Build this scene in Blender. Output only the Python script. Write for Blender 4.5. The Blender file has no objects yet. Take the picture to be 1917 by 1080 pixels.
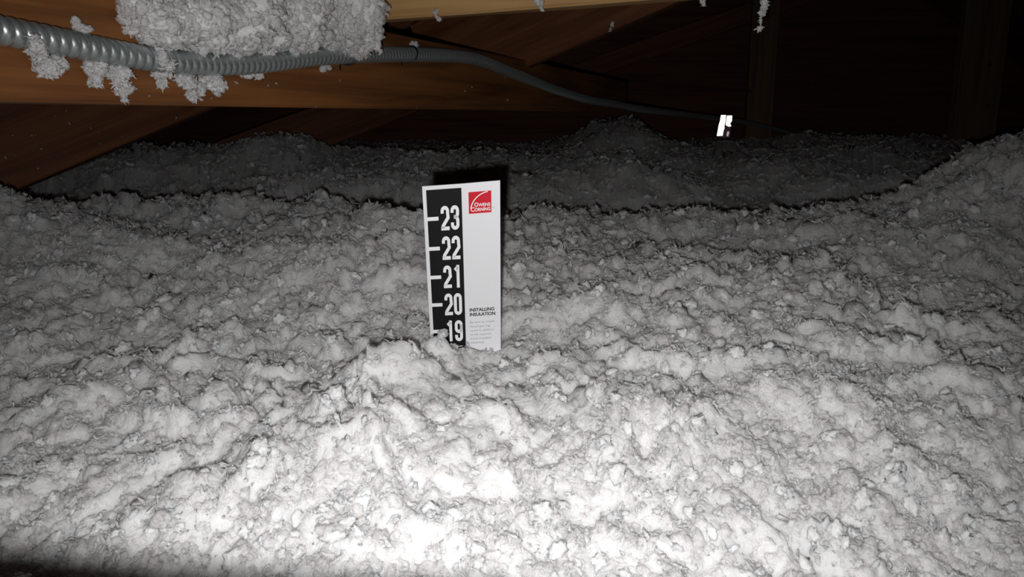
import bpy, math
import numpy as np
from mathutils import Vector, Matrix

# ------------------------------------------------------------------ camera, world, flash, exposure
scene = bpy.context.scene
FPX = 1400.0                       # focal length in pixels of a 1917 x 1080 frame
PITCH = math.radians(12.0)
CAM = np.array([0.0, 0.0, 0.630])
FWD = np.array([0.0, math.cos(PITCH), -math.sin(PITCH)])
UP = np.array([0.0, math.sin(PITCH), math.cos(PITCH)])
RIGHT = np.array([1.0, 0.0, 0.0])

def P(px, py, d):
    """world point seen at a pixel, d metres in front of the lens"""
    return CAM + d * (FWD + (px - 958.5) / FPX * RIGHT + (540.0 - py) / FPX * UP)

cam_data = bpy.data.cameras.new('camera')
cam_data.sensor_width = 36.0
cam_data.lens = FPX / 1917.0 * 36.0
cam_data.clip_start = 0.01
cam = bpy.data.objects.new('camera', cam_data)
scene.collection.objects.link(cam)
cam.location = CAM
cam.rotation_euler = (math.pi / 2 - PITCH, 0, 0)
scene.camera = cam

world = bpy.data.worlds.new('attic_dark')
scene.world = world
world.use_nodes = True
world.node_tree.nodes['Background'].inputs[0].default_value = (0.0, 0.0, 0.0, 1)
world.node_tree.nodes['Background'].inputs[1].default_value = 0.0

FLASH = CAM - 0.010 * RIGHT - 0.018 * UP
fl = bpy.data.lights.new('phone_flash_offscreen', 'SPOT')
fl.energy = 12.7
fl.color = (1.0, 0.99, 0.985)
fl.spot_size = math.radians(113)
fl.spot_blend = 1.0
fl.shadow_soft_size = 0.0035
flash = bpy.data.objects.new('phone_flash_offscreen', fl)
scene.collection.objects.link(flash)
flash.location = FLASH
aim = Vector(FWD)
flash.rotation_euler = aim.to_track_quat('-Z', 'Y').to_euler()

scene.cycles.transparent_max_bounces = 22      # light has to find its way through layered wool
scene.cycles.diffuse_bounces = 6

vs = scene.view_settings
vs.view_transform = 'Standard'
vs.look = 'None'
vs.exposure = -0.2
vs.gamma = 1.0
vs.use_curve_mapping = False

RNG = np.random.default_rng(7)
COL = scene.collection

# ------------------------------------------------------------------ helpers
def tag(o, label=None, cat=None, group=None, kind=None):
    if label: o['label'] = label
    if cat: o['category'] = cat
    if group: o['group'] = group
    if kind: o['kind'] = kind
    return o

def link(name, me, mat=None, parent=None):
    o = bpy.data.objects.new(name, me)
    COL.objects.link(o)
    if mat is not None and me is not None:
        me.materials.append(mat)
    if parent is not None:
        o.parent = parent
    return o

def empty(name, loc):
    o = bpy.data.objects.new(name, None)
    COL.objects.link(o)
    o.location = loc
    o.empty_display_size = 0.02
    return o

def quad_mesh(name, v, q, smooth=True):
    """fast mesh from numpy verts (n,3) and quads (m,4)"""
    v = np.asarray(v, np.float32); q = np.asarray(q, np.int32)
    me = bpy.data.meshes.new(name)
    me.vertices.add(len(v)); me.vertices.foreach_set('co', v.ravel())
    me.loops.add(q.size); me.loops.foreach_set('vertex_index', q.ravel())
    me.polygons.add(len(q))
    me.polygons.foreach_set('loop_start', np.arange(0, q.size, 4, dtype=np.int32))
    me.polygons.foreach_set('loop_total', np.full(len(q), 4, np.int32))
    me.polygons.foreach_set('use_smooth', np.full(len(q), smooth))
    me.update(calc_edges=True)
    return me

def py_mesh(name, v, f, smooth=False):
    me = bpy.data.meshes.new(name)
    me.from_pydata([tuple(map(float, p)) for p in v], [], f)
    if smooth:
        me.polygons.foreach_set('use_smooth', np.full(len(me.polygons), True))
    me.update()
    return me

# ---- gradient noise, vectorised
def _hash(ix, iy, iz, seed):
    h = (ix.astype(np.uint32) * np.uint32(374761393) + iy.astype(np.uint32) * np.uint32(668265263)
         + iz.astype(np.uint32) * np.uint32(2147483647) + np.uint32(seed * 974711 + 13))
    h = (h ^ (h >> np.uint32(13))) * np.uint32(1274126177)
    h = h ^ (h >> np.uint32(16))
    return h

_G = np.array([[1,1,0],[-1,1,0],[1,-1,0],[-1,-1,0],[1,0,1],[-1,0,1],[1,0,-1],[-1,0,-1],
               [0,1,1],[0,-1,1],[0,1,-1],[0,-1,-1],[1,1,0],[-1,1,0],[0,-1,1],[0,-1,-1]], float)

def noise3(p, seed=0):
    p = np.asarray(p, float)
    i = np.floor(p).astype(np.int64); fr = p - i
    u = fr * fr * fr * (fr * (fr * 6 - 15) + 10)
    out = 0
    for dx in (0, 1):
        wx = u[:, 0] if dx else 1 - u[:, 0]
        for dy in (0, 1):
            wy = u[:, 1] if dy else 1 - u[:, 1]
            for dz in (0, 1):
                wz = u[:, 2] if dz else 1 - u[:, 2]
                g = _G[_hash(i[:, 0] + dx, i[:, 1] + dy, i[:, 2] + dz, seed) & np.uint32(15)]
                d = g[:, 0] * (fr[:, 0] - dx) + g[:, 1] * (fr[:, 1] - dy) + g[:, 2] * (fr[:, 2] - dz)
                out = out + wx * wy * wz * d
    return out

def noise2(x, y, wl, seed=0):
    return noise3(np.stack([x / wl, y / wl, np.full_like(x, seed * 3.37 + .5)], 1), seed)

# ------------------------------------------------------------------ materials
def new_mat(name):
    m = bpy.data.materials.new(name); m.use_nodes = True
    nt = m.node_tree; nt.nodes.clear()
    return m, nt, nt.nodes, nt.links

def plain(name, rgb, rough=0.6, metal=0.0, spec=0.5):
    m, nt, N, L = new_mat(name)
    b = N.new('ShaderNodeBsdfPrincipled'); o = N.new('ShaderNodeOutputMaterial')
    nz = N.new('ShaderNodeTexNoise'); nz.inputs['Scale'].default_value = 60
    mp = N.new('ShaderNodeMapRange'); mp.inputs['To Min'].default_value = rough * .9; mp.inputs['To Max'].default_value = min(1, rough * 1.1)
    L.new(nz.outputs['Fac'], mp.inputs['Value']); L.new(mp.outputs['Result'], b.inputs['Roughness'])
    b.inputs['Base Color'].default_value = (*rgb, 1)
    b.inputs['Metallic'].default_value = metal
    b.inputs['Specular IOR Level'].default_value = spec
    L.new(b.outputs['BSDF'], o.inputs['Surface'])
    return m

def fluff_mat(name, rgb, trans=0.3):
    """cottony glass wool: matt, lets a little light through, faint speckle"""
    m, nt, N, L = new_mat(name)
    o = N.new('ShaderNodeOutputMaterial')
    geo = N.new('ShaderNodeNewGeometry')
    nz = N.new('ShaderNodeTexNoise'); nz.inputs['Scale'].default_value = 160; nz.inputs['Detail'].default_value = 4
    L.new(geo.outputs['Position'], nz.inputs['Vector'])
    rp = N.new('ShaderNodeValToRGB')
    rp.color_ramp.elements[0].position = .25; rp.color_ramp.elements[0].color = (rgb[0]*.97, rgb[1]*.965, rgb[2]*.96, 1)
    rp.color_ramp.elements[1].position = .6; rp.color_ramp.elements[1].color = (*rgb, 1)
    L.new(nz.outputs['Fac'], rp.inputs['Fac'])
    bm = N.new('ShaderNodeBump'); bm.inputs['Strength'].default_value = .8; bm.inputs['Distance'].default_value = .006
    n2 = N.new('ShaderNodeTexNoise'); n2.inputs['Scale'].default_value = 210; n2.inputs['Detail'].default_value = 5; n2.inputs['Distortion'].default_value = 1.5
    L.new(geo.outputs['Position'], n2.inputs['Vector']); L.new(n2.outputs['Fac'], bm.inputs['Height'])
    pb = N.new('ShaderNodeBsdfPrincipled')
    L.new(rp.outputs['Color'], pb.inputs['Base Color']); L.new(bm.outputs['Normal'], pb.inputs['Normal'])
    pb.inputs['Roughness'].default_value = .95; pb.inputs['Specular IOR Level'].default_value = .05
    pb.inputs['Subsurface Weight'].default_value = 1.0
    pb.inputs['Subsurface Radius'].default_value = (1.0, .96, .92)
    pb.inputs['Subsurface Scale'].default_value = trans
    L.new(pb.outputs[0], o.inputs['Surface'])
    return m

def wisp_mat(name, rgb, lo=.25, hi=.8, trans=.5):
    """thin see-through wool: fibres scatter light both ways and let part of it straight through"""
    m, nt, N, L = new_mat(name)
    o = N.new('ShaderNodeOutputMaterial'); geo = N.new('ShaderNodeNewGeometry')
    nz = N.new('ShaderNodeTexNoise'); nz.inputs['Scale'].default_value = 380; nz.inputs['Detail'].default_value = 4; nz.inputs['Distortion'].default_value = 1.2
    L.new(geo.outputs['Position'], nz.inputs['Vector'])
    mr = N.new('ShaderNodeMapRange'); mr.inputs['From Min'].default_value = .36; mr.inputs['From Max'].default_value = .64
    mr.inputs['To Min'].default_value = lo; mr.inputs['To Max'].default_value = hi
    L.new(nz.outputs['Fac'], mr.inputs['Value'])
    d = N.new('ShaderNodeBsdfDiffuse'); t = N.new('ShaderNodeBsdfTranslucent'); mx = N.new('ShaderNodeMixShader')
    d.inputs['Color'].default_value = (*rgb, 1); t.inputs['Color'].default_value = (*rgb, 1); mx.inputs[0].default_value = trans
    tr = N.new('ShaderNodeBsdfTransparent'); m2 = N.new('ShaderNodeMixShader')
    L.new(d.outputs[0], mx.inputs[1]); L.new(t.outputs[0], mx.inputs[2])
    L.new(mr.outputs['Result'], m2.inputs[0]); L.new(tr.outputs[0], m2.inputs[1]); L.new(mx.outputs[0], m2.inputs[2])
    L.new(m2.outputs[0], o.inputs['Surface'])
    return m

def wood_mat(name, light, dark, rough=0.62):
    """sawn pine: grain drawn along the board's own long (local X) axis"""
    m, nt, N, L = new_mat(name)
    o = N.new('ShaderNodeOutputMaterial'); b = N.new('ShaderNodeBsdfPrincipled')
    tc = N.new('ShaderNodeTexCoord'); mp = N.new('ShaderNodeMapping')
    mp.inputs['Scale'].default_value = (1.6, 26, 26)
    L.new(tc.outputs['Object'], mp.inputs['Vector'])
    n1 = N.new('ShaderNodeTexNoise'); n1.inputs['Scale'].default_value = 1.5; n1.inputs['Detail'].default_value = 6; n1.inputs['Distortion'].default_value = .6
    L.new(mp.outputs['Vector'], n1.inputs['Vector'])
    mp2 = N.new('ShaderNodeMapping'); mp2.inputs['Scale'].default_value = (6, 190, 190)
    L.new(tc.outputs['Object'], mp2.inputs['Vector'])
    n2 = N.new('ShaderNodeTexNoise'); n2.inputs['Scale'].default_value = 1.0; n2.inputs['Detail'].default_value = 3
    L.new(mp2.outputs['Vector'], n2.inputs['Vector'])
    ad = N.new('ShaderNodeMath'); ad.operation = 'MULTIPLY_ADD'; ad.inputs[1].default_value = .3; 
    L.new(n2.outputs['Fac'], ad.inputs[0]); L.new(n1.outputs['Fac'], ad.inputs[2])
    rp = N.new('ShaderNodeValToRGB')
    rp.color_ramp.elements[0].position = .48; rp.color_ramp.elements[0].color = (*dark, 1)
    rp.color_ramp.elements[1].position = .74; rp.color_ramp.elements[1].color = (*light, 1)
    L.new(ad.outputs[0], rp.inputs['Fac'])
    L.new(rp.outputs['Color'], b.inputs['Base Color'])
    b.inputs['Roughness'].default_value = rough
    b.inputs['Specular IOR Level'].default_value = .3
    bm = N.new('ShaderNodeBump'); bm.inputs['Strength'].default_value = .25; bm.inputs['Distance'].default_value = .0015
    L.new(ad.outputs[0], bm.inputs['Height']); L.new(bm.outputs['Normal'], b.inputs['Normal'])
    L.new(b.outputs['BSDF'], o.inputs['Surface'])
    return m

M_FLUFF = fluff_mat('glass_wool', (.925, .915, .91), .009)
M_PIECE = wisp_mat('glass_wool_shred', (.955, .945, .94), .15, .62, .40)
M_CURL = fluff_mat('glass_wool_curl', (.91, .90, .895), .0060)
M_TUFT = fluff_mat('glass_wool_tuft', (.90, .89, .89), .0025)
M_TUFT_W = wisp_mat('glass_wool_tuft_wisp', (.92, .91, .91), .35, .9, .35)
M_BEAM = wood_mat('orange_pine', (.29, .115, .034), (.14, .052, .018))
M_TAN = wood_mat('pale_pine', (.64, .39, .17), (.46, .26, .10))
M_DARK = wood_mat('brown_fir', (.22, .085, .035), (.12, .042, .018))
M_POST = wood_mat('dull_fir', (.23, .14, .07), (.14, .08, .04))
M_SHEATH = wood_mat('roof_plywood', (.20, .085, .045), (.12, .05, .028), .8)
M_STEEL = plain('galvanized_steel', (.50, .55, .55), .34, .75)
M_WIRE = plain('black_wire', (.02, .02, .02), .35, .3)
M_CARD = plain('white_card', (.80, .80, .82), .55, 0, .3)
M_BLACK = plain('black_print', (.010, .010, .011), .55, 0, .2)
M_INK = plain('white_print', (.90, .90, .90), .55, 0, .3)
M_RED = plain('red_print', (.60, .015, .03), .5, 0, .3)
M_GREY = plain('grey_print', (.33, .33, .34), .6, 0, .2)
M_FOIL = plain('brass_foil', (1.0, .93, .74), .22, 1.0)
M_PURPLE = plain('purple_plastic', (.24, .02, .14), .4)
M_DRYWALL = plain('drywall', (.5, .5, .48), .9)
M_NAIL = plain('nail_steel', (.05, .045, .04), .5, .6)

# ------------------------------------------------------------------ setting
def box_mesh(name, lo, hi):
    x0, y0, z0 = lo; x1, y1, z1 = hi
    v = [(x0,y0,z0),(x1,y0,z0),(x1,y1,z0),(x0,y1,z0),(x0,y0,z1),(x1,y0,z1),(x1,y1,z1),(x0,y1,z1)]
    f = [(0,3,2,1),(4,5,6,7),(0,1,5,4),(1,2,6,5),(2,3,7,6),(3,0,4,7)]
    return py_mesh(name, v, f)

tag(link('floor', box_mesh('floor', (-3.2, -1.2, -.016), (3.2, 3.9, 0)), M_DRYWALL), kind='structure')
tag(link('wall_back', box_mesh('wall_back', (-3.2, 3.9, 0), (3.2, 3.915, 2.6)), M_SHEATH), kind='structure')
# roof sheathing: two slopes meeting in a ridge that runs away from the camera
rv, rf = [], []
for k, (x, z) in enumerate([(-3.2, .55), (.2, 2.35), (3.2, .55)]):
    for y in (-1.2, 3.92):
        rv += [(x, y, z), (x, y, z + .014)]
for k in (0, 1):
    a = k * 4; b = a + 4
    rf += [(a, a+2, b+2, b), (a+1, b+1, b+3, a+3), (a, b, b+1, a+1), (a+2, a+3, b+3, b+2)]
rf += [(0, 1, 3, 2), (8, 10, 11, 9)]
tag(link('ceiling', py_mesh('ceiling', rv, rf), M_SHEATH), kind='structure')

# ------------------------------------------------------------------ timber
def board(name, A, B, face, width, thick, mat, label=None, cat='beam', ext=(0, 0), group=None, bevel=.003, down=False):
    """sawn board: A->B is the lower edge of the face that looks along `face`; local X runs along the grain"""
    A = np.array(A, float); B = np.array(B, float)
    d = B - A; L = np.linalg.norm(d); d /= L
    A = A - d * ext[0]; B = B + d * ext[1]; L = np.linalg.norm(B - A)
    n = np.array(face, float); n -= d * n.dot(d); n /= np.linalg.norm(n)
    w = np.cross(n, d)
    if w[2] < 0: w = -w
    if down: w = -w
    c = bevel
    # profile in (w, n): chamfered rectangle, front face at n=0
    prof = [(c, 0), (width - c, 0), (width, -c), (width, -thick + c), (width - c, -thick), (c, -thick), (0, -thick + c), (0, -c)]
    ns = 9
    v = []; f = []
    for i in range(ns):
        x = L * i / (ns - 1)
        for k, (pw, pn) in enumerate(prof):
            wob = min(.0006, bevel * .2) * math.sin(i * 2.3 + k * 1.7)
            v.append((x, pw + wob, pn + wob * .5))
    m = len(prof)
    for i in range(ns - 1):
        for k in range(m):
            k2 = (k + 1) % m
            f.append((i*m + k, i*m + k2, (i+1)*m + k2, (i+1)*m + k))
    f.append(tuple(range(m - 1, -1, -1))); f.append(tuple((ns-1)*m + k for k in range(m)))
    me = py_mesh(name, v, f)
    me.materials.append(mat)
    o = bpy.data.objects.new(name, me); COL.objects.link(o)
    R = np.stack([d, w, n], 1)
    if np.linalg.det(R) < 0:
        me.flip_normals()
    o.matrix_world = Matrix([[*R[0], A[0]], [*R[1], A[1]], [*R[2], A[2]], [0, 0, 0, 1]])
    if label: tag(o, label, cat, group)
    return o

def face_depth(px, a=-.545, b=.369):
    return a / ((px - 958.5) / FPX - b)

BEAM_N = np.array([1.0, -.369, 0.0])
bA = P(0, 192, face_depth(0)); bB = P(900, 206, face_depth(900))
beam = board('truss_chord', bA, bB, BEAM_N, .101, .038, M_BEAM,
             'orange-brown pine beam behind the grey metal conduit, white fluff clinging to it', 'beam', ext=(.30, 1.3))

# pale board that leaves the beam under the big clump and rises to the right
board('truss_web', P(640, 43, .95), P(1260, -3, .82), (-.12, -1, -.05), .089, .038, M_TAN,
      'pale tan board sloping up beside the clump of fluff on the beam', 'board', ext=(.10, .55))
# wide dark board behind it
board('truss_web', P(1005, 117, 1.52), P(1250, 12, 1.35), (-.25, -1, 0), .184, .038, M_DARK,
      'wide dark brown board rising from the beam behind the pale tan board', 'board', ext=(.28, .6))
# two diagonals that dive into the insulation under the beam
board('truss_web', P(45, 348, 1.35), P(390, 205, 1.55), (.15, -1, 0), .184, .038, M_DARK,
      'dark brown diagonal board speckled with white flecks below the conduit beam', 'board', ext=(.55, .7))
board('truss_web', P(605, 278, 2.55), P(790, 206, 2.7), (.15, -1, 0), .14, .038, M_DARK,
      'dim brown diagonal board between two heaps of fluff under the beam', 'board', ext=(.55, .7))
# studs at the far gable wall
def post(px0, px1, py, d, h, label, mat, nails=()):
    a = P(px0, py, d); b = P(px1, py, d)
    A = np.array([b[0], a[1], 0.0]); B = np.array([b[0], a[1], h])
    o = board('stud', A, B, (0, -1, 0), b[0] - a[0], .038, mat, label, 'post')
    o2 = o.matrix_world.inverted()
    for (nx, ny) in nails:
        q = P(nx, ny, d); q[1] = a[1]
        rr = .006
        v = []; f = []
        for k in range(10):
            t = 2 * math.pi * k / 10
            v.append((rr * math.cos(t), .001, rr * math.sin(t)))
        for k in range(10):
            t = 2 * math.pi * k / 10
            v.append((rr * .8 * math.cos(t), -.002, rr * .8 * math.sin(t)))
        f = [(k, (k+1) % 10, 10 + (k+1) % 10, 10 + k) for k in range(10)] + [tuple(range(10, 20))]
        nl = link('nail', py_mesh('nail', v, f), M_NAIL)
        nl.parent = o
        nl.matrix_world = Matrix.Translation(Vector(q))
    return o
post(1402, 1452, 150, 3.25, 2.0, 'dim brown stud rising behind the bright reflective tag', M_POST, [(1405, 170)])
post(1795, 1878, 150, 2.75, 1.75, 'wide brown stud with dark nail heads beside the tall bank of fluff', M_POST, [(1850, 121), (1855, 197)])
board('roof_brace', P(1190, 118, 3.5), P(1700, -60, 3.3), (0, -1, 0), .089, .038, M_DARK,
      'dark sloping brace near the far plywood wall', 'board', ext=(.5, .6))

# ------------------------------------------------------------------ unseen board added under the lens to throw the soft shadow at the lower left
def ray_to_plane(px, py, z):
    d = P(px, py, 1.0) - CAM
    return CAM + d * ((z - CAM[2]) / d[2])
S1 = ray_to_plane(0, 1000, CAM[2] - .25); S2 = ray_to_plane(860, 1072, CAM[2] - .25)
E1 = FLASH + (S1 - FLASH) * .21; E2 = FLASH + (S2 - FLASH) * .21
board('truss_web', E1, E2, (0, 1, .12), .089, .038, M_DARK,  # no known truss part: added out of frame to block the flash
      'unseen brown board added just under the camera to shade the fluff', 'board', ext=(.5, .5), down=True, bevel=.0006)

# ------------------------------------------------------------------ loose-fill insulation
PROF_Y = np.array([-.3, 0, .3, .45, .58, .85, 1.22, 1.40, 1.62, 1.92, 2.25, 2.8, 3.4, 4.0])
PROF_Z = np.array([-.36, -.34, -.262, -.225, -.190, -.154, -.132, -.165, -.20, -.12, -.075, -.100, -.08, -.05])
BUMPS = []                                   # (x, y, amp, sx, sy)
def bump(px, py, d, amp, sx, sy=None):
    q = P(px, py, d); BUMPS.append((q[0], q[1], amp, sx, sy or sx))
bump(1935, 300, 1.22, .128, .18, .24)         # tall bank on the right
bump(1650, 380, 1.22, .015, .10)
bump(-10, 360, 1.0, .055, .09, .10)           # left bank
bump(300, 390, 1.22, .012, .10)
bump(1560, 360, 1.22, .02, .04)
bump(1290, 370, 1.22, .012, .06)
bump(700, 620, .53, .030, .034, .022)         # tuft in front of the marker
bump(770, 600, .54, .016, .022, .018)
bump(640, 760, .44, .022, .06, .04)
bump(1230, 760, .47, .018, .05, .04)
bump(300, 880, .40, .018, .035, .03)
bump(815, 612, .582, .028, .014, .012)
bump(375, 895, .46, -.040, .010, .018)        # hollows
bump(545, 700, .52, -.020, .022, .008)
bump(1205, 850, .46, -.020, .006, .016)
bump(560, 260, 2.1, .040, .18, .2)             # far heaps
bump(350, 265, 2.1, .035, .22, .2)
bump(790, 275, 2.0, .02, .14, .2)
bump(1150, 215, 2.8, .10, .22, .3)
bump(1150, 215, 2.8, .03, .22, .3)
bump(1640, 250, 2.9, .075, .40, .4)
bump(1400, 250, 3.0, .02, .3, .4)
bump(905, 640, .60, -.004, .045, .03)

def billow(x, y, wl, seed):
    return np.abs(noise2(x, y, wl, seed)) * 2.0

def height(x, y):
    wx = noise2(x, y, .16, 31) * .05; wy = noise2(x, y, .16, 32) * .05
    X = x + wx; Y = y + wy
    z = np.interp(y + noise2(x, y, .5, 3) * .25, PROF_Y, PROF_Z)
    for bx, by, a, sx, sy in BUMPS:
        z = z + a * np.exp(-((x - bx) / sx) ** 2 - ((y - by) / sy) ** 2)
    near = np.clip(y / .9, .45, 1.0)
    z = z + near * (.040 * noise2(X, Y, .30, 1) + .016 * (billow(X, Y, .13, 2) - .45) )
    w2x = noise2(x, y, .03, 41) * .012; w2y = noise2(x, y, .03, 42) * .012
    X2 = X + w2x; Y2 = Y + w2y
    z = z + .010 * (billow(X2, Y2, .050, 4) - .45) + .0075 * (billow(X2, Y2, .022, 5) - .45) + .0036 * (billow(X2 + 2, Y2, .010, 6) - .45)
    return z + CAM[2]

NT, NY = 960, 400
tt = np.concatenate([np.linspace(-1.9, -.80, 40)[:-1], np.linspace(-.80, .80, NT - 78), np.linspace(.80, 1.9, 40)[1:]])
yy0 = np.linspace(0, 1, 4000); ycand = -.12 + 3.96 * yy0 ** 1.7
dens = 1 / (np.clip(ycand, .22, 9) + .02) ** 1.5
cd = np.cumsum(dens * np.gradient(ycand)); cd = (cd - cd[0]) / (cd[-1] - cd[0])
ys = np.interp(np.linspace(0, 1, NY), cd, ycand)
TT, YY = np.meshgrid(tt, ys)
XX = TT * (YY + .32)
x = np.clip(XX.ravel(), -2.9, 2.9); y = YY.ravel()
z = height(x, y)
V = np.stack([x, y, z], 1)
# sideways ruffle so tufts overhang
sc_ = np.clip(y, .4, 2.0)[:, None] ** .5
for wl, am, sd in ((.035, .006, 50), (.013, .0060, 60), (.0065, .0030, 70)):
    n = np.stack([noise3(V / wl + 7.1, sd), noise3(V / wl + 3.3, sd + 1), .6 * noise3(V / wl, sd + 2)], 1)
    V = V + n * am * sc_
V[:, 1] = np.minimum(V[:, 1], 3.895)
idx = np.arange(len(V)).reshape(len(ys), len(tt))
Q = np.stack([idx[:-1, :-1], idx[:-1, 1:], idx[1:, 1:], idx[1:, :-1]], -1).reshape(-1, 4)
# vertex normals
VG = V.reshape(len(ys), len(tt), 3)
NG = np.cross(np.gradient(VG, axis=1), np.gradient(VG, axis=0))
NG /= np.linalg.norm(NG, axis=2, keepdims=True) + 1e-12
NG[NG[..., 2] < 0] *= -1

_s = np.array([-1, -1/3, 1/3, 1])
_S, _T = np.meshgrid(_s, _s); _S = _S.ravel(); _T = _T.ravel()
_rr = np.where((np.abs(_S) == 1) & (np.abs(_T) == 1), .74, 1.0)
_fq = np.array([[j*4+i, j*4+i+1, (j+1)*4+i+1, (j+1)*4+i] for j in range(3) for i in range(3)])

def flakes(c, n, r, rng, tilt=.55, aspect=(1.0, 2.4), curl=.55, lift=(-.1, .5)):
    """curled shreds of wool: centre c, surface normal n, radius r -> verts, quads"""
    k = len(c)
    n = n + rng.normal(0, tilt, (k, 3)); n /= np.linalg.norm(n, axis=1, keepdims=True) + 1e-9
    t = rng.normal(size=(k, 3)); t -= n * (t * n).sum(1, keepdims=True); t /= np.linalg.norm(t, axis=1, keepdims=True) + 1e-9
    b = np.cross(n, t)
    asp = rng.uniform(*aspect, k)
    la = r * asp ** .5; lb = r / asp ** .5
    jit = rng.normal(0, .16, (3, k, 16))
    s = _S * _rr + jit[0]; q = _T * _rr + jit[1]
    c1, c2, c3 = rng.normal(0, curl, (3, k, 1))
    h = c1 * s * s + c2 * q * q + c3 * s * q + jit[2] * .8
    off = rng.uniform(*lift, k) * r
    v = (c[:, None] + t[:, None] * (s * la[:, None])[..., None] + b[:, None] * (q * lb[:, None])[..., None]
         + n[:, None] * (h * ((la + lb) * .5)[:, None] + off[:, None])[..., None])
    f = (_fq[None] + (np.arange(k) * 16)[:, None, None]).reshape(-1, 4)
    return v.reshape(-1, 3), f

def cat_mesh(name, parts, slots=None):
    vs_, qs_, o = [], [], 0
    for v, q in parts:
        vs_.append(v); qs_.append(q + o); o += len(v)
    me = quad_mesh(name, np.concatenate(vs_), np.concatenate(qs_))
    if slots is not None:
        me.polygons.foreach_set('material_index', np.concatenate([np.full(len(q), k, np.int32) for (v, q), k in zip(parts, slots)]))
    return me

# --- shreds and puffs of wool strewn over the bed (instanced on a point cloud with geometry nodes)
def ico(sub):
    import bmesh
    bm = bmesh.new(); bmesh.ops.create_icosphere(bm, subdivisions=sub, radius=1.0)
    v = np.array([q.co[:] for q in bm.verts]); f = [tuple(w.index for w in q.verts) for q in bm.faces]
    bm.free(); return v, f
ICO3 = ico(4)
ICO2 = ico(3)

def puff_geo(seed, src, flat=.6):
    """ragged cottony puff about one unit in radius"""
    v0, f = src
    rng = np.random.default_rng(seed)
    v = v0 * np.array([1.0, rng.uniform(.55, .95), flat * rng.uniform(.7, 1.2)])
    o = rng.uniform(0, 50, 3)
    k = 1 + .45 * noise3(v * 1.3 + o, 3) + .38 * (np.abs(noise3(v * 2.6 + o, 4)) * 2 - .5) + .16 * (np.abs(noise3(v * 5.5 + o, 5)) * 2 - .4)
    v = v * k[:, None]
    v += .15 * np.stack([noise3(v * 2.1 + 9 + o, 6), noise3(v * 2.1 + 19 + o, 7), noise3(v * 2.1 + 29 + o, 8)], 1)
    v += .07 * np.stack([noise3(v * 6 + 9 + o, 9), noise3(v * 6 + 19 + o, 10), noise3(v * 6 + 29 + o, 11)], 1)
    return v, f

def shred_geo(seed, nseg=12, ns=7):
    """curled tapering shred of wool about two units long"""
    rng = np.random.default_rng(seed)
    t = np.linspace(-1, 1, nseg)
    c = np.stack([.85 * t, .55 * rng.normal() * t ** 2 + .32 * np.sin(3.6 * t + rng.uniform(0, 6)) * rng.uniform(.3, 1), .6 * rng.normal() * t ** 2 + .25 * np.sin(3.0 * t + rng.uniform(0, 6))], 1)
    r = (.10 + .24 * np.clip(1 - np.abs(t) ** 2.2, 0, 1)) * (1 + .5 * noise3(c * 2.2 + rng.uniform(0, 40, 3), 1))
    T = np.gradient(c, axis=0); T /= np.linalg.norm(T, axis=1, keepdims=True)
    A = np.cross(T, [0, .2, 1.0]); A /= np.linalg.norm(A, axis=1, keepdims=True); B = np.cross(A, T)
    a = np.linspace(0, 2 * np.pi, ns, endpoint=False)
    rr = r[:, None] * (1 + .22 * rng.normal(size=(nseg, ns)))
    fl = rng.uniform(.35, .8)
    v = c[:, None] + A[:, None] * (rr * np.cos(a))[..., None] + B[:, None] * (rr * fl * np.sin(a))[..., None]
    f = [(i*ns + k, i*ns + (k+1) % ns, (i+1)*ns + (k+1) % ns, (i+1)*ns + k) for i in range(nseg-1) for k in range(ns)]
    f += [tuple(range(ns - 1, -1, -1)), tuple((nseg-1)*ns + k for k in range(ns))]
    return v.reshape(-1, 3), f

PROTO = bpy.data.collections.new('wool_pieces')          # not linked to the scene
N_PUFF, N_SHRED = 10, 10
for k in range(N_PUFF + N_SHRED):
    v_, f_ = puff_geo(500 + k, ICO2) if k < N_PUFF else shred_geo(700 + k)
    nm = 'wool_%02d' % k
    ob_ = bpy.data.objects.new(nm, py_mesh(nm, v_, f_, True))
    ob_.data.materials.append(M_CURL if k in (8, 9) or k >= 16 else M_PIECE)
    PROTO.objects.link(ob_)

def eulers(n, rng, tilt):
    """random spin about normals tilted by a normal deviate -> XYZ euler angles"""
    k = len(n)
    n = n + rng.normal(0, tilt, (k, 3)); n /= np.linalg.norm(n, axis=1, keepdims=True) + 1e-9
    t = rng.normal(size=(k, 3)); t -= n * (t * n).sum(1, keepdims=True); t /= np.linalg.norm(t, axis=1, keepdims=True) + 1e-9
    b = np.cross(n, t)                                    # columns t, b, n
    ry = np.arcsin(np.clip(-t[:, 2], -1, 1)); rx = np.arctan2(b[:, 2], n[:, 2]); rz = np.arctan2(t[:, 1], t[:, 0])
    return np.stack([rx, ry, rz], 1)

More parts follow.
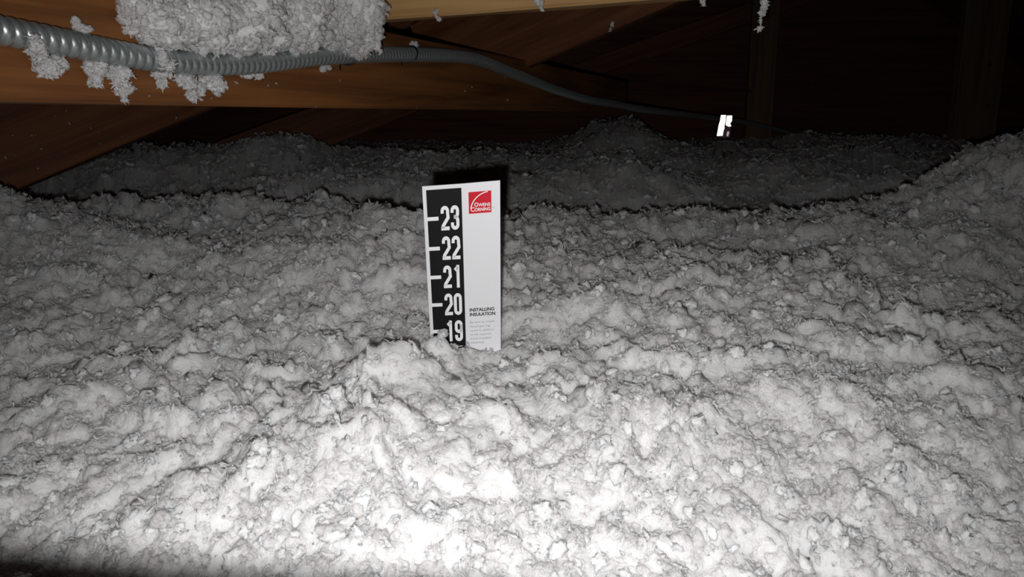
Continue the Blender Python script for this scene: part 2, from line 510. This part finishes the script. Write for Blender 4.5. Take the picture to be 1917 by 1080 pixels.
def build_strew():
    g = bpy.data.node_groups.new('strew_wool', 'GeometryNodeTree')
    g.interface.new_socket('Geometry', in_out='INPUT', socket_type='NodeSocketGeometry')
    g.interface.new_socket('Geometry', in_out='OUTPUT', socket_type='NodeSocketGeometry')
    N, L = g.nodes, g.links
    gi = N.new('NodeGroupInput'); go = N.new('NodeGroupOutput')
    ci_ = N.new('GeometryNodeCollectionInfo'); ci_.inputs['Collection'].default_value = PROTO
    ci_.inputs['Separate Children'].default_value = True; ci_.inputs['Reset Children'].default_value = True
    def attr(nm, ty):
        a = N.new('GeometryNodeInputNamedAttribute'); a.data_type = ty; a.inputs['Name'].default_value = nm; return a
    ip = N.new('GeometryNodeInstanceOnPoints'); ip.inputs['Pick Instance'].default_value = True
    rot = attr('rot', 'FLOAT_VECTOR'); scl = attr('scl', 'FLOAT_VECTOR'); pid = attr('pid', 'INT'); use = attr('use', 'BOOLEAN')
    e2r = N.new('FunctionNodeEulerToRotation')
    L.new(rot.outputs['Attribute'], e2r.inputs[0])
    L.new(gi.outputs[0], ip.inputs['Points']); L.new(ci_.outputs[0], ip.inputs['Instance'])
    L.new(pid.outputs['Attribute'], ip.inputs['Instance Index']); L.new(e2r.outputs[0], ip.inputs['Rotation'])
    L.new(scl.outputs['Attribute'], ip.inputs['Scale']); L.new(use.outputs['Attribute'], ip.inputs['Selection'])
    dg = N.new('GeometryNodeDeleteGeometry'); dg.domain = 'POINT'
    L.new(gi.outputs[0], dg.inputs['Geometry']); L.new(use.outputs['Attribute'], dg.inputs['Selection'])
    jn = N.new('GeometryNodeJoinGeometry')
    L.new(dg.outputs[0], jn.inputs[0]); L.new(ip.outputs[0], jn.inputs[0]); L.new(jn.outputs[0], go.inputs[0])
    return g
STREW = build_strew()

def strewn(name, verts, quads, pos, rot, scl, pid, mat):
    """surface mesh plus loose points that carry the instanced shreds"""
    nv = len(verts)
    allv = np.concatenate([verts, pos])
    me = quad_mesh(name, allv, quads)
    def put(nm, ty, key, arr):
        a = me.attributes.new(nm, ty, 'POINT'); a.data.foreach_set(key, arr.ravel())
    k = len(pos)
    put('rot', 'FLOAT_VECTOR', 'vector', np.concatenate([np.zeros((nv, 3)), rot]).astype(np.float32))
    put('scl', 'FLOAT_VECTOR', 'vector', np.concatenate([np.zeros((nv, 3)), scl]).astype(np.float32))
    put('pid', 'INT', 'value', np.concatenate([np.zeros(nv), pid]).astype(np.int32))
    put('use', 'BOOLEAN', 'value', np.concatenate([np.zeros(nv, bool), np.ones(k, bool)]))
    o = link(name, me, mat)
    md = o.modifiers.new('strew_wool', 'NODES'); md.node_group = STREW
    return o

NF = 200000
u = RNG.random(NF)
fy = .22 * (3.75 / .22) ** u                       # log-uniform in distance
ri = np.clip(np.searchsorted(ys, fy), 1, len(ys) - 2)
ci = RNG.integers(15, len(tt) - 15, NF)
cpos = VG[ri, ci] + RNG.normal(0, .0015, (NF, 3)); cn = NG[ri, ci]
far = np.clip(cpos[:, 1] / .7, .8, 2.0) ** .75
is_sh = RNG.random(NF) < .58
size = np.where(is_sh, RNG.uniform(.0016, .0056, NF), .0016 + .0066 * RNG.random(NF) ** 2.2) * far
scl = size[:, None] * RNG.uniform(.75, 1.25, (NF, 3))
pid = np.where(is_sh, N_PUFF + RNG.integers(0, N_SHRED, NF), RNG.integers(0, N_PUFF, NF))
rot = eulers(cn, RNG, .34)
cpos = cpos + cn * (np.where(is_sh, .05, -.32) * size)[:, None]
cpos[:, 1] = np.minimum(cpos[:, 1], 3.87)
# the strewn bits lie in drifts: some patches of the bed are bare and cottony
drift = noise2(cpos[:, 0], cpos[:, 1], .11, 81) + .6 * noise2(cpos[:, 0], cpos[:, 1], .045, 82)
keep = RNG.random(NF) < np.clip(.75 + .8 * drift, .4, 1.0)
cpos, rot, scl, pid = cpos[keep], rot[keep], scl[keep], pid[keep]
ins = strewn('loose_fill_insulation', V, Q, cpos, rot, scl, pid, M_FLUFF)
tag(ins, 'white fluffy loose-fill fibreglass insulation covering the attic floor', 'insulation', kind='stuff')

# ------------------------------------------------------------------ clumps of wool on the beam and the conduit
def uv_ball(c, rad, seed, amp, nu=56, nv=34):
    th = np.linspace(0, 2 * np.pi, nu, endpoint=False); ph = np.linspace(.02, np.pi - .02, nv)
    TH, PH = np.meshgrid(th, ph)
    d = np.stack([np.sin(PH) * np.cos(TH), np.sin(PH) * np.sin(TH), np.cos(PH)], -1).reshape(-1, 3)
    p = d * rad + c
    s = np.min(rad)
    k = (1 + amp * (noise3(p / (s * .9), seed) * 1.2 + np.abs(noise3(p / (s * .38), seed + 1)) * 1.1 + noise3(p / (s * .17), seed + 2) * .5))
    p = d * rad * k[:, None] + c
    ii = np.arange(nu * nv).reshape(nv, nu); jj = np.roll(ii, -1, 1)
    q = np.stack([ii[:-1], jj[:-1], jj[1:], ii[1:]], -1).reshape(-1, 4)
    return p, q, d / rad * s

def quad_ball(n=5):
    """sphere of quads (a blown-up cube)"""
    g = np.linspace(-1, 1, n); A, B = np.meshgrid(g, g); A = A.ravel(); B = B.ravel(); O = np.ones_like(A)
    v, q = [], []
    base = np.array([[j*n+i, j*n+i+1, (j+1)*n+i+1, (j+1)*n+i] for j in range(n-1) for i in range(n-1)])
    for k, f in enumerate(([A, B, O], [B, A, -O], [O, A, B], [-O, B, A], [B, O, A], [A, -O, B])):
        v.append(np.stack(f, 1)); q.append(base + k*n*n)
    v = np.concatenate(v); v /= np.linalg.norm(v, axis=1, keepdims=True)
    return v, np.concatenate(q)
QB = quad_ball()
LOWP = [(puff_geo(900 + k, QB)[0], QB[1]) for k in range(8)]
LOWS = []
for k in range(10):
    v_, f_ = shred_geo(950 + k, 9, 5)
    LOWS.append((v_, np.array(f_[:-2])))
def pieces(pos, n, size, sh, rng, tilt):
    e = eulers(n, rng, tilt); out = []
    scl = size[:, None] * rng.uniform(.7, 1.25, (len(pos), 3))
    cx, cy, cz = np.cos(e).T; sx, sy, sz = np.sin(e).T
    R = np.stack([np.stack([cy*cz, sx*sy*cz - cx*sz, cx*sy*cz + sx*sz], 1), np.stack([cy*sz, sx*sy*sz + cx*cz, cx*sy*sz - sx*cz], 1), np.stack([-sy, sx*cy, cx*cy], 1)], 1)
    pick = rng.integers(0, 1000, len(pos))
    for lib, mask in ((LOWP, ~sh), (LOWS, sh)):
        for k, (v, q) in enumerate(lib):
            ii_ = np.where(mask & (pick % len(lib) == k))[0]
            if not len(ii_): continue
            w = np.einsum('kij,kvj->kvi', R[ii_], v[None] * scl[ii_][:, None]) + pos[ii_][:, None]
            out.append((w.reshape(-1, 3), (q[None] + (np.arange(len(ii_)) * len(v))[:, None, None]).reshape(-1, 4)))
    return out

def clump(name, balls, nfl, fr_, label, cat, mat, seed, group=None, amp=.35, tilt=.6, res=(56, 34), shrink=.78, shreds=.45):
    """wool clump from overlapping ruffled balls covered in shreds; origin at its lowest point"""
    rng = np.random.default_rng(seed)
    parts = []; slots = []
    tot = sum(np.prod(np.asarray(b[1])) ** (2/3) for b in balls)
    for k, (c, rad) in enumerate(balls):
        c = np.asarray(c, float); rad = np.asarray(rad, float) * shrink
        v, q, nn = uv_ball(c, rad, seed * 7 + k, amp, *res)
        parts.append((v, q)); slots.append(0)
        cnt = max(4, int(nfl * np.prod(rad / shrink) ** (2/3) / tot))
        j = rng.integers(res[0], len(v) - res[0], cnt)
        n = nn[j] / np.linalg.norm(nn[j], axis=1, keepdims=True)
        sh = rng.random(cnt) < shreds
        sz = rng.uniform(*fr_, cnt)
        new = pieces(v[j], n, sz, sh, rng, tilt)
        parts += new; slots += [1] * len(new)
    me = cat_mesh(name, parts, slots)
    o = link(name, me, mat)
    me.materials.append(M_TUFT_W)
    return tag(o, label, cat, group)

def fd(px, off=0.0):              # depth of the beam face at a pixel column, off metres in front of it
    return face_depth(px, a=-.545 + off * 1.066)

def ball_px(px, py, rx, ry, off, rdepth=None):
    d = fd(px, off)
    c = P(px, py, d)
    return (c, (rx * d / FPX, rdepth or min(rx, ry) * d / FPX, ry * d / FPX))

big = [ball_px(300, 45, 70, 48, .022, .035), ball_px(270, 15, 42, 36, .022, .03), ball_px(370, 30, 85, 66, .03, .04), ball_px(450, 25, 85, 72, .035, .045),
       ball_px(540, 18, 85, 76, .035, .048), ball_px(620, 15, 72, 78, .03, .05), ball_px(672, 15, 50, 84, .06, .045),
       ball_px(420, -60, 150, 60, .02, .05), ball_px(580, -60, 110, 60, .02, .05), ball_px(662, 66, 46, 36, .04, .028), ball_px(480, 78, 60, 24, .016, .022), ball_px(430, 84, 50, 22, .018, .02), ball_px(560, 72, 60, 30, .02, .022), ball_px(380, 82, 50, 16, .014, .02)]
clump('insulation_clump', big, 8000, (.0018, .0062), 'large heap of fluff piled on the beam above the conduit', 'insulation', M_TUFT, 11)

# small tufts hanging under and beside the conduit
TUFTS = [
 ('ragged tuft of fluff hung below the conduit beside the widest coils', [(75,105,20,13,.014),(88,128,30,16,.012),(105,118,16,18,.01),(60,100,12,6,.02)], 130),
 ('small flat shred of fluff lying on top of the conduit', [(152,54,17,7,.012),(143,44,6,8,.012)], 45),
 ('loose shred of fluff draped over the lower edge of the conduit coils', [(66,80,10,16,.036),(75,90,10,10,.034)], 40),
 ('forked tuft of fluff under the conduit with a small lower lobe', [(176,128,24,14,.012),(178,150,15,13,.01)], 90),
 ('pointed tuft of fluff hanging under the conduit down to the beam edge', [(222,135,28,16,.012),(228,155,18,20,.01),(232,177,8,14,.008)], 130),
 ('small rounded tuft of fluff under the conduit next to the draped shred', [(300,140,20,8,.01),(303,154,9,10,.008)], 60),
 ('stringy shred of fluff caught across the front of the conduit', [(305,112,8,14,.036),(318,124,14,8,.036),(300,98,6,10,.034)], 50),
 ('crumbly tuft of fluff with loose bits trailing to the beam edge', [(352,152,18,16,.012),(358,178,12,9,.009),(376,168,8,12,.01),(336,150,8,12,.01)], 110),
 ('round white puff of fluff pressed under the bend of the conduit', [(402,155,22,22,.012),(395,148,24,14,.012)], 90),
 ('thin crumbs of fluff along the underside of the conduit', [(462,140,16,5,.008),(485,143,8,6,.008)], 40),
 ('crumb of fluff under the conduit below the first wire tie', [(605,127,8,5,.006),(614,126,6,4,.006)], 24),
 ('wisp of fluff on the conduit between the two wire ties', [(672,104,8,10,.034),(684,104,5,6,.034)], 30),
 ('thin wisp of fluff on top of the conduit past the second wire tie', [(775,83,9,5,.014)], 26),
]
for k, (lab, bl, nf) in enumerate(TUFTS):
    clump('insulation_tuft', [ball_px(*b) for b in bl], nf * 2, (.0010, .0042), lab, 'fluff', M_TUFT, 100 + k,
          'tufts of fluff on the conduit and beam', amp=.7, tilt=.7, res=(22, 14), shrink=.62, shreds=.75)

# wisps that hang from the pale board and from higher up
HANG = [
 ('white wisp of fluff hanging from the pale tan board at its middle', [(1008,4,10,8,.852),(1004,-6,8,8,.852),(1013,14,4,6,.852)], 40),
 ('small forked wisp of fluff on the lower edge of the pale tan board', [(816,26,3,9,.892),(822,36,6,4,.892)], 18),
 ('thin wisp of fluff dangling past the end of the pale tan board', [(1318,4,3,8,.81),(1312,-3,4,7,.81)], 16),
 ('long twisted wisp of fluff dangling in front of the dark far wall', [(1431,5,9,14,.785),(1426,24,9,5,.785),(1424,38,3,10,.785),(1421,54,6,5,.785),(1432,-14,8,12,.785)], 70),
 ('faint wisp of fluff stuck on the wide dark brown board', [(1146,46,5,6,1.36),(1143,55,3,4,1.36)], 20),
]
for k, (lab, bl, nf) in enumerate(HANG):
    balls = [(P(a, b, d), (rx * d / FPX, min(rx, ry) * d / FPX, ry * d / FPX)) for a, b, rx, ry, d in bl]
    clump('insulation_wisp', balls, nf * 2, (.0008, .0032), lab, 'fluff', M_TUFT, 300 + k, 'wisps of fluff hanging from the boards', amp=.7, tilt=.8, res=(20, 12), shrink=.62, shreds=.75)

# ------------------------------------------------------------------ corrugated conduit
CPTS = [(-330, -20), (-150, 25), (0, 57), (100, 76), (200, 96), (300, 113), (400, 121), (500, 117), (600, 105.5), (700, 102), (770, 102), (850, 105),
        (900, 113), (960, 137), (1000, 152), (1040, 168), (1100, 186), (1150, 195), (1200, 204), (1280, 214), (1350, 223), (1400, 230), (1450, 241), (1500, 256), (1545, 274)]
def cdepth(px):
    d = -.527 / ((px - 958.5) / FPX - .369)
    far = np.interp(px, [1000, 1100, 1200, 1350, 1450, 1545], [1.55, 1.9, 2.3, 2.9, 3.2, 3.4])
    return d if px < 1000 else far
C = np.array([P(a, b, cdepth(a)) for a, b in CPTS])
def catmull(pts, n=40):
    p = np.vstack([2*pts[0]-pts[1], pts, 2*pts[-1]-pts[-2]]); out = []
    for i in range(1, len(p) - 2):
        t = np.linspace(0, 1, n, endpoint=False)[:, None]
        out.append(.5 * ((2*p[i]) + (-p[i-1]+p[i+1])*t + (2*p[i-1]-5*p[i]+4*p[i+1]-p[i+2])*t**2 + (-p[i-1]+3*p[i]-3*p[i+1]+p[i+2])*t**3))
    out.append(p[-2][None]); return np.vstack(out)
def resample(c, step):
    s = np.concatenate([[0], np.cumsum(np.linalg.norm(np.diff(c, axis=0), axis=1))])
    t = np.arange(0, s[-1], step)
    return np.stack([np.interp(t, s, c[:, k]) for k in range(3)], 1), t
def frames(c):
    T = np.gradient(c, axis=0); T /= np.linalg.norm(T, axis=1, keepdims=True)
    A = np.cross(T, [0, 0, 1.0]); A /= np.linalg.norm(A, axis=1, keepdims=True)
    B = np.cross(A, T)
    return T, A, B
PITCHC = .0085; RC = .01025
cc, cs = resample(catmull(C), PITCHC / 12)
T_, A_, B_ = frames(cc)
NR = 26
ang = np.linspace(0, 2*np.pi, NR, endpoint=False)
phase = 2*np.pi*cs[:, None]/PITCHC + ang[None]
ridge = np.abs(np.sin(phase / 2)) ** .85
rad = RC * (.79 + .21 * ridge)
CV = cc[:, None] + A_[:, None] * (rad * np.cos(ang))[..., None] + B_[:, None] * (rad * np.sin(ang))[..., None]
ii = np.arange(CV.shape[0]*NR).reshape(-1, NR); jj = np.roll(ii, -1, 1)
CQ = np.stack([ii[:-1], ii[1:], jj[1:], jj[:-1]], -1).reshape(-1, 4)
cond = link('flexible_conduit', quad_mesh('flexible_conduit', CV.reshape(-1, 3), CQ), M_STEEL)
tag(cond, 'grey ribbed metal flexible conduit running along the wooden beam', 'conduit')

def tube_mesh(name, pts, r, n=8):
    c = np.asarray(pts, float); T, A, B = frames(c)
    a = np.linspace(0, 2*np.pi, n, endpoint=False)
    v = c[:, None] + r * (A[:, None]*np.cos(a)[:, None] + B[:, None]*np.sin(a)[:, None])
    i0 = np.arange(len(c)*n).reshape(-1, n); j0 = np.roll(i0, -1, 1)
    return quad_mesh(name, v.reshape(-1, 3), np.stack([i0[:-1], i0[1:], j0[1:], j0[:-1]], -1).reshape(-1, 4))

# wire ties that hold it to the beam
for px, lab in ((655, 'black wire tie round the conduit against the big heap of fluff'), (768, 'black wire tie round the conduit on the bare stretch of beam')):
    d = cdepth(px); k = int(np.argmin(np.linalg.norm(cc - P(px, 102, d), axis=1)))
    pts = []
    for t in np.linspace(-2.4, 2.3, 30):
        pts.append(cc[k] + (RC * 1.10) * (A_[k]*math.cos(t) + B_[k]*math.sin(t)) + T_[k]*.004*t)
    pts = np.array(pts)
    e0 = pts[0] + np.array([-.004, .012, -.014]); e1 = pts[-1] + np.array([-.012, .004, .003])
    pts = np.vstack([e0, (e0+pts[0])/2, pts, e1])
    tag(link('wire_tie', tube_mesh('wire_tie', pts, .0011), M_WIRE), lab, 'wire tie', 'wire ties on the conduit')

# ------------------------------------------------------------------ bright reflective tag on the far conduit
q0 = P(1356, 234, 2.86)
to_l = Vector(CAM - q0).normalized()
tagE = empty('reflective_tag', q0)
zq = to_l; xq = Vector((0, 0, 1)).cross(zq).normalized(); yq = zq.cross(xq)
RT = Matrix((xq, yq, zq)).transposed().to_4x4()
tagE.matrix_world = Matrix.Translation(Vector(q0)) @ RT
def slab(name, poly, z0, z1, mat, parent):
    n = len(poly)
    v = [(a, b, z0) for a, b in poly] + [(a, b, z1) for a, b in poly]
    f = [tuple(range(n - 1, -1, -1)), tuple(range(n, 2*n))] + [(k, (k+1) % n, n + (k+1) % n, n + k) for k in range(n)]
    o = link(name, py_mesh(name, v, f), mat, parent)
    return o
U = 2.86 / FPX          # one frame pixel at the tag
def tp(*pts): return [((a - 1356) * U, (234 - b) * U) for a, b in pts]
slab('backing', tp((1345,257),(1367,257),(1370,215),(1349,215)), -.004, 0, M_PURPLE, tagE)
slab('foil_strip', tp((1343.5,254),(1354,253.5),(1355,244),(1356.5,240),(1356,235),(1357.5,228),(1358,216),(1349,216),(1348,226),(1346,234)), 0, .002, M_FOIL, tagE)
slab('foil_strip', tp((1358.5,234),(1364,237),(1368.5,236),(1366,231),(1369,227),(1369,217),(1360,217)), 0, .002, M_FOIL, tagE)
slab('foil_dot', tp((1361,254),(1364,255),(1366,248),(1364,245),(1361.5,247)), 0, .002, plain('white_foil', (.85,.8,.85), .35, .8), tagE)
tag(tagE, 'bright gold-white reflective tag with purple backing on the far conduit', 'tag')

# ------------------------------------------------------------------ folded depth marker
IN = .0254
mk_t = np.array([-1.471, 3.106, 22.164]) * IN
ra, rb, rc = -.485, .042, -.023
SHEAR = .124; WL, WR = 1.229, 1.124; FA, FB = .095, -.05
def _rot():
    Rx = np.array([[1,0,0],[0,math.cos(ra),-math.sin(ra)],[0,math.sin(ra),math.cos(ra)]])
    Ry = np.array([[math.cos(rb),0,math.sin(rb)],[0,1,0],[-math.sin(rb),0,math.cos(rb)]])
    Rz = np.array([[math.cos(rc),-math.sin(rc),0],[math.sin(rc),math.cos(rc),0],[0,0,1]])
    return Ry @ Rx @ Rz
CB = np.stack([RIGHT, UP, FWD], 1)                 # camera axes -> world
MR = CB @ _rot()
MO = CAM + CB @ mk_t
def mk(u, v, side, lift=0.0):
    """u inches from the left edge (L) or the fold (R), v inches below the top, lift metres off the print"""
    if side == 'L':
        lx = -(WL - u) * math.cos(FA); lz = (WL - u) * math.sin(FA); n = np.array([-math.sin(FA), 0, -math.cos(FA)])
    else:
        lx = u * math.cos(FB); lz = u * math.sin(FB); n = np.array([math.sin(FB), 0, -math.cos(FB)])
    loc = np.array([lx, SHEAR * lx - v, lz]) * IN + n * lift
    return MO + MR @ loc
down = mk(0, 1, 'R') - mk(0, 0, 'R')
LEN = max((mk(u, 0, s)[2]) / -down[2] for u, s in ((0, 'L'), (0, 'R'), (WR, 'R')))
base = mk(0, LEN, 'R')
marker = empty('depth_marker', (base[0], base[1], 0.0))
tag(marker, 'white and black folded depth marker card numbered 19 to 23 standing in the fluff', 'depth marker')
bpy.context.view_layer.update()
MI = marker.matrix_world.inverted()
def mk_part(name, pts, faces, mat, parent=marker, smooth=False):
    o0 = np.array(marker.location)
    me = py_mesh(name, [p - o0 for p in pts], faces, smooth)
    return link(name, me, mat, parent)
TH = .0008
def panel(name, s, u0, u1, v0, v1, z0, z1, mat, parent=marker):
    c = [(u0, v1), (u1, v1), (u1, v0), (u0, v0)]
    pts = [mk(a, b, s, z0) for a, b in c] + [mk(a, b, s, z1) for a, b in c]
    f = [(3,2,1,0), (4,5,6,7)] + [(k, (k+1) % 4, 4 + (k+1) % 4, 4 + k) for k in range(4)]
    return mk_part(name, pts, f, mat, parent)
def vend(u, s):                                    # where an edge meets the floor
    return mk(u, 0, s)[2] / -down[2] - .02
# the card: one folded sheet
pts = []
for lift in (0, -TH):
    for u_, s_ in ((0, 'L'), (WL, 'L'), (WR, 'R')):
        pts.append(mk(u_, 0, s_, lift)); pts.append(mk(u_, vend(u_, s_), s_, lift))
f = [(0,1,3,2), (2,3,5,4), (6,8,9,7), (8,10,11,9), (0,2,8,6), (2,4,10,8), (4,5,11,10), (1,7,9,3), (3,9,11,5), (0,6,7,1)]
mk_part('card', pts, f, M_CARD)
scale_panel = panel('scale_panel', 'L', .115, WL - .035, .125, 17.5, 0, .00018, M_BLACK)

# --- condensed bold numerals drawn as ribbons in a box 1 wide, 2.35 high (y up from the baseline)
def arc(cx, cy, rx, ry, a0, a1, n=12):
    return [(cx + rx*math.cos(math.radians(t)), cy + ry*math.sin(math.radians(t))) for t in np.linspace(a0, a1, n)]
W_ = .36                                           # stroke width
h_ = W_ / 2
GH = 2.35
GLY = {
 '0': [arc(.5, GH-.5, .5-h_, .5-h_, 0, 180) + arc(.5, .5, .5-h_, .5-h_, 180, 360) + [(1-h_, GH-.5)]],
 '1': [[(.62-h_, 0), (.62-h_, GH)], [(.62-h_, GH-.20), (.08, GH-.52)]],
 '2': [[(h_, GH-.72)] + arc(.5, GH-.5, .5-h_, .5-h_, 180, 0) + [(1-h_, GH-.72), (.86, 1.22), (h_+.06, .44), (h_+.02, h_)], [(0, h_), (1, h_)]],
 '3': [[(h_, GH-.70)] + arc(.5, GH-.5, .5-h_, .5-h_, 180, 0) + [(1-h_, 1.62)] + arc(.5, 1.56, .5-h_, .32, 0, -90, 6) + [(.36, 1.24)],
       [(.36, 1.24)] + arc(.5, .90, .5-h_, .34, 90, 0, 6) + arc(.5, .5, .5-h_, .5-h_, 0, -180) + [(h_, .72)]],
 '9': [arc(.5, GH-.5, .5-h_, .5-h_, 0, 180) + arc(.5, 1.42, .5-h_, .5-h_, 180, 360) + [(1-h_, GH-.5)],
       [(1-h_, GH-.5)] + arc(.5, .5, .5-h_, .5-h_, 0, -180) + [(h_, .72)]],
}
def ribbon(pl, w):
    p = np.array(pl); m = len(p)
    t = np.gradient(p, axis=0)
    seg = np.diff(p, axis=0); seg /= np.linalg.norm(seg, axis=1, keepdims=True) + 1e-9
    out = []
    for i in range(m):
        a = seg[max(i-1, 0)]; b = seg[min(i, m-2)]
        tt_ = a + b; tt_ /= np.linalg.norm(tt_) + 1e-9
        nn = np.array([-tt_[1], tt_[0]])
        k = 1 / max(.6, float(nn.dot([-a[1], a[0]])))
        out.append((p[i] + nn*w/2*k, p[i] - nn*w/2*k))
    return out
def glyph_geo(ch):
    v, f = [], []
    for pl in GLY[ch]:
        r = ribbon(pl, W_); o = len(v)
        for a, b in r: v += [a, b]
        f += [(o+2*i, o+2*i+1, o+2*i+3, o+2*i+2) for i in range(len(r)-1)]
    return v, f
DIG_H, DIG_W, GAP = .80, .262, .045                # inches
PR = .00036
for i, num in enumerate((23, 22, 21, 20, 19)):
    vc = 1.0 + i + .059
    panel('tick_mark', 'L', .10, .46, vc - .062, vc + .062, .00010, PR, M_INK)
    pts, fc = [], []
    x0 = WL - .125 - 2*DIG_W - GAP
    for k, ch in enumerate(str(num)):
        gv, gf = glyph_geo(ch); o = len(pts)
        for (a, b) in gv:
            uu = x0 + k*(DIG_W + GAP) + a*DIG_W
            if ch == '1': uu += .05
            pts.append(mk(uu, vc + DIG_H/2 - b/GH*DIG_H, 'L', PR))
        fc += [tuple(o + j for j in q) for q in gf]
    mk_part('numeral', pts, fc, M_INK)

# --- logo and lettering on the right panel
logo = panel('logo', 'R', .175, .86, .285, .975, .00005, .00018, M_RED)
a_pts = []
arcp = [(.86 - .03 - .60*math.sin(t), .30 + .60*(1-math.cos(t))) for t in np.linspace(.12, 1.42, 22)]
rb_ = ribbon([(a, -b) for a, b in arcp], .030)
pts = []
for a, b in rb_: pts += [mk(a[0], -a[1], 'R', PR), mk(b[0], -b[1], 'R', PR)]
mk_part('logo_arc', pts, [(2*i, 2*i+1, 2*i+3, 2*i+2) for i in range(len(rb_)-1)], M_INK, logo)

def lettering(name, runs, mat, parent, bold=.0, shear=0):
    """runs: (text, u0, baseline v, cap height, width or None) -> one flat print mesh on the right panel"""
    pts, fc = [], []
    for text, u0, v0, hgt, wid in runs:
        cu = bpy.data.curves.new('lettering', 'FONT'); cu.body = text; cu.offset = bold; cu.resolution_u = 3
        ob = bpy.data.objects.new('lettering', cu); COL.objects.link(ob)
        bpy.context.view_layer.update()
        me = bpy.data.meshes.new_from_object(ob.evaluated_get(bpy.context.evaluated_depsgraph_get()))
        co = np.array([v.co[:] for v in me.vertices])
        xs = (co[:, 0] - co[:, 0].min())
        sx = (wid / xs.max()) if wid else hgt / .7
        o = len(pts)
        for a, b in zip(xs, co[:, 1]):
            pts.append(mk(u0 + a*sx, v0 - b*hgt/.7, 'R', PR))
        fc += [tuple(o + j for j in p.vertices) for p in me.polygons]
        bpy.data.objects.remove(ob); bpy.data.curves.remove(cu); bpy.data.meshes.remove(me)
    return mk_part(name, pts, fc, mat, parent)
lettering('logo_lettering', [('O', .345, .760, .135, .115), ('WENS', .465, .760, .105, .365), ('C', .235, .905, .135, .115), ('ORNING', .355, .905, .105, .475)], M_INK, logo, .02)
lettering('registered_mark', [('®', .90, .85, .05, None)], M_GREY, marker)
lettering('heading', [('INSTALLING', .12, 4.36, .115, .80), ('INSULATION', .12, 4.53, .115, .83)], M_BLACK, marker, .032)
BODY = [('Be sure to install', .79), ('the proper bag', .66), ('count in addition', .78), ('to the required', .68), ('initial installed', .68), ('thickness', .45)]
lettering('small_print', [(t, .12, 4.80 + .155*i, .075, w) for i, (t, w) in enumerate(BODY)], M_GREY, marker, .004)

# ------------------------------------------------------------------ flecks of wool stuck to the timber
def specks(name, spots, label, seed):
    rng = np.random.default_rng(seed)
    c = np.array([P(a, b, d) for a, b, d in spots])
    r = .0005 + .0018 * rng.random(len(c)) ** 2.5
    v, q = flakes(c, np.tile(-FWD, (len(c), 1)), r, rng, tilt=.5, lift=(0, .3))
    return tag(link(name, quad_mesh(name, v, q), M_FLUFF), label, 'flecks', kind='stuff')
rs = np.random.default_rng(77)
sp = []
for _ in range(40):
    px = rs.uniform(250, 1040); py = rs.uniform(132, 203)
    sp.append((px, py, fd(px, .003)))
specks('insulation_flecks', sp, 'tiny white flecks of fluff stuck to the orange-brown beam', 5)
sp = []
for _ in range(70):
    px = rs.uniform(0, 330); py = rs.uniform(205, 330)
    if py < 345 - (px - 50) * .41 - 8:
        t = (px - 45) / 345
        sp.append((px, py, 1.335 + .2 * t - .03))
specks('insulation_flecks', sp, 'pale flecks of fluff on the dark diagonal board under the beam', 6)
